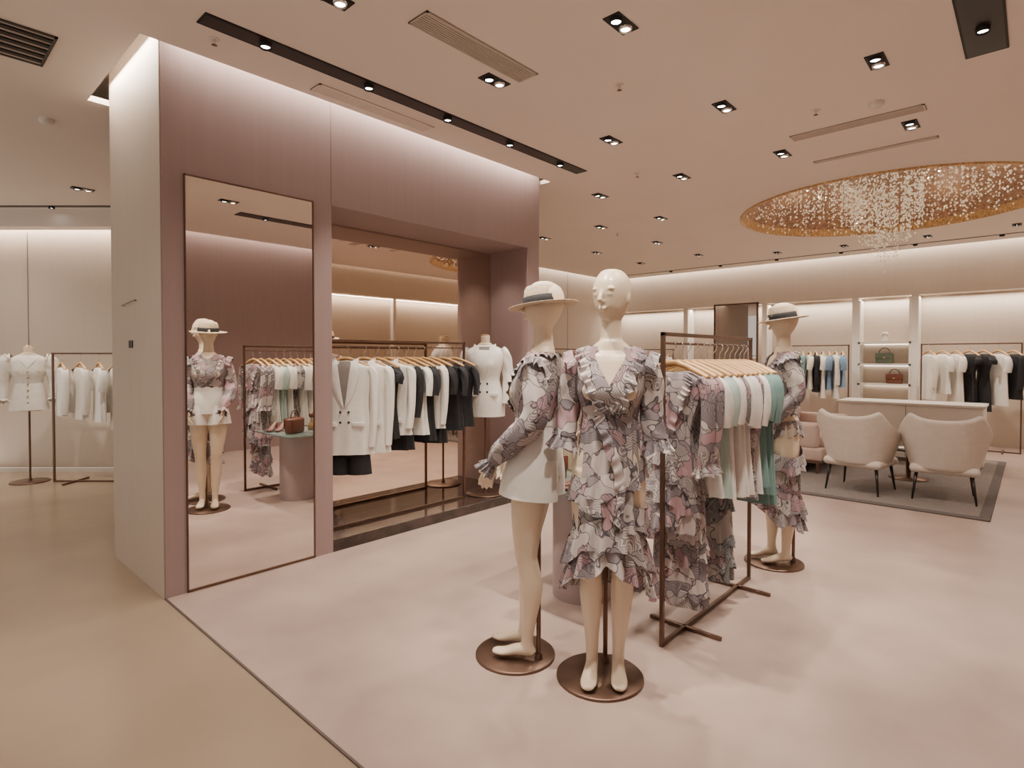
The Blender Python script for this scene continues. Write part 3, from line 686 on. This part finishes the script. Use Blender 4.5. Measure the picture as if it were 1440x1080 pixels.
s.rbox((x0,y0,.16),(x1,y1,.32),.03,VPINK);s.rbox((x0+.2,y0+.14,.31),(x1+.01,(y0+y1)/2-.003,.45),.045,VPINK,4);s.rbox((x0+.2,(y0+y1)/2+.003,.31),(x1+.01,y1-.14,.45),.045,VPINK,4)
s.rbox((x0-.02,y0,.30),(x0+.16,y1,.80),.05,VPINK,4);s.rbox((x0,y0-.0,.30),(x1-.05,y0+.15,.62),.05,VPINK,4);s.rbox((x0,y1-.15,.30),(x1-.05,y1,.62),.05,VPINK,4)
s.grid(lambda u,v:(x0+.165+.03*abs(math.sin((u*10+v*3)*pi)*math.sin((u*10-v*3)*pi)),y0+.12+(y1-y0-.24)*u,.45+.33*v),120,30,VPINK)
for i in range(9):
    for j in range(3): s.ell((x0+.172,y0+.2+(y1-y0-.4)*(i+.5*(j%2))/8.5,.52+.09*j),(.008,.012,.012),BRASS,10,6)
s.box((x0+.03,y0+.02,.13),(x1-.02,y1-.02,.165),BRONZE)
for x in (x0+.07,x1-.07):
    for y in (y0+.08,y1-.08): s.box((x-.012,y-.012,0),(x+.012,y+.012,.14),BRONZE)
s.obj('tufted_sofa',(0,0,.022))
s=MB();s.rbox((-2.12,9.42,0),(-.47,10.05,.77),.02,WHITEP);s.rbox((-2.14,9.40,.765),(-.45,10.07,.80),.008,WHITEP);s.box((-2.10,9.415,.0),(-.49,9.43,.05),SEAM);s.box((-1.3,9.413,.06),(-1.296,9.421,.76),SEAM);s.obj('service_counter',(0,0,.022))
s=MB();s.lathe([(0,.36),(.36,.36),(.37,.37),(.37,.385),(.36,.39),(0,.39)],MARBLE,seg=48);s.lathe([(.0,0),(.2,0),(.2,.012),(.03,.02),(.025,.36)],BRONZE,seg=32);s.ell((.05,.05,.42),(.05,.05,.035),BRASS);s.obj('coffee_table',(-1.08,8.1,.022))

# shelving unit on back wall
s=MB()
s.box((-2.33,11.70,0),(-2.30,12.03,2.45),WHITEP);s.box((-1.58,11.70,0),(-1.55,12.03,2.45),WHITEP);s.box((-2.33,12.0,0),(-1.55,12.03,2.45),PANEL)
for z in (.55,.95,1.30,1.68): s.box((-2.33,11.70,z),(-1.55,12.03,z+.035),WHITEP);s.box((-2.28,11.96,z-.012),(-1.60,11.985,z-.002),LED)
s.box((-2.33,11.70,0),(-1.55,12.03,.1),WHITEP);s.obj('display_shelves')
handbag('handbag',(-1.95,11.84,1.336),0,GREENL,1.2);handbag('handbag',(-1.8,11.84,.986),0,LEATHER,1.1)
g=MB();g.rbox((-.2,-.1,0),(.1,.1,.05),.01,WHITEP);g.rbox((-.15,-.09,.05),(.12,.09,.09),.01,CREAM);g.obj('folded_sweaters',(-2.0,11.85,.586))
g=MB();g.lathe([(0,0),(.05,0),(.06,.04),(.04,.08),(.05,.1)],WHITEP,seg=24)
for k in range(14):
    a=k*2.4;g.ell((.04*math.cos(a),.04*math.sin(a),.12+.012*(k%4)),(.022,.022,.02),CREAM,10,6)
g.obj('flower_vase',(-1.95,11.84,1.716))
m=MB();m.box((-4.9,11.60,.1),(-4.05,11.62,2.5),MIRR)
for a,b_ in (((-4.92,11.585,.08),(-4.89,11.63,2.53)),((-4.06,11.585,.08),(-4.03,11.63,2.53)),((-4.92,11.585,2.5),(-4.03,11.63,2.53)),((-4.92,11.585,.004),(-4.03,11.63,.1))): m.box(a,b_,BRONZE)
m.obj('floor_mirror')
s=MB();s.rbox((-.35,-.22,.08),(.35,.22,.85),.01,PANEL)
for k in range(3):
    s.rbox((-.33,-.235,.12+k*.245),(.33,-.215,.34+k*.245),.005,WHITEP);s.rbox((-.08,-.25,.22+k*.245),(.08,-.235,.235+k*.245),.003,BRONZE)
for x in (-.3,.3):
    for y in (-.18,.18): s.box((x-.012,y-.012,0),(x+.012,y+.012,.09),BRONZE)
s.obj('drawer_cabinet',(-6.2,8.0,0),42)

# ---------------------------------------------------------------- chandelier
e=empty('crystal_chandelier',(cc[0],cc[1],H))
d=MB();d.lathe([(DR-.045,.08),(DR-.07,.12),(DR-.2,.20),(DR-.45,.27),(DR-.8,.32),(DR-1.2,.34),(.02,.35)],GOLD,seg=96)
d.lathe([(DR+.03,.0),(DR+.03,-.012),(DR-.0,-.018),(DR-.012,.0),(DR-.01,.03),(DR-.045,.08)],GOLDR,seg=96);d.obj('dome',parent=e)
k=MB();random.seed(11)
def bead(x,y,z,r):
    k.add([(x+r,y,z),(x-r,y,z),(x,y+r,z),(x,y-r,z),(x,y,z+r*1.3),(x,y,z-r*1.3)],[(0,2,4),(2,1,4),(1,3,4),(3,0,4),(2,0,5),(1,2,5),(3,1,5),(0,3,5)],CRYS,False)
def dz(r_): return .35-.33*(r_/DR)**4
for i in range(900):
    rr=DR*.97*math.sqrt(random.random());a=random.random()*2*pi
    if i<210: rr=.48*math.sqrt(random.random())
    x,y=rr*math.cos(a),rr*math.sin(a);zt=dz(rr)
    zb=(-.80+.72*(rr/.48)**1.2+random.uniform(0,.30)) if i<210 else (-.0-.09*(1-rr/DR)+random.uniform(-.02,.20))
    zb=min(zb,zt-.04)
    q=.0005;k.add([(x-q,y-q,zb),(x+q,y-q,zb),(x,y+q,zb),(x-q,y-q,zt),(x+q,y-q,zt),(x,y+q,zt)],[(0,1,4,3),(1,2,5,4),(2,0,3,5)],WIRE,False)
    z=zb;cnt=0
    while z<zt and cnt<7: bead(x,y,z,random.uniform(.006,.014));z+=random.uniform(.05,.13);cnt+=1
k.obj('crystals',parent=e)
for a in range(6):
    l=bpy.data.lights.new('chandelier_bulb','POINT');l.energy=1.8;l.color=(1,.78,.55);l.shadow_soft_size=.02
    o=bpy.data.objects.new('chandelier_bulb',l);COL.objects.link(o);o.parent=e;o.location=(1.0*math.cos(a*pi/3),1.0*math.sin(a*pi/3),.06)

# ---------------------------------------------------------------- camera
cam=bpy.data.cameras.new('camera');cam.sensor_width=36;cam.lens=805/1440*36;cam.clip_start=.05;cam.shift_y=-24/1440
co=bpy.data.objects.new('camera',cam);COL.objects.link(co);co.location=(0,0,1.45);co.rotation_euler=(math.radians(89),0,math.radians(ANG))
sc.camera=co
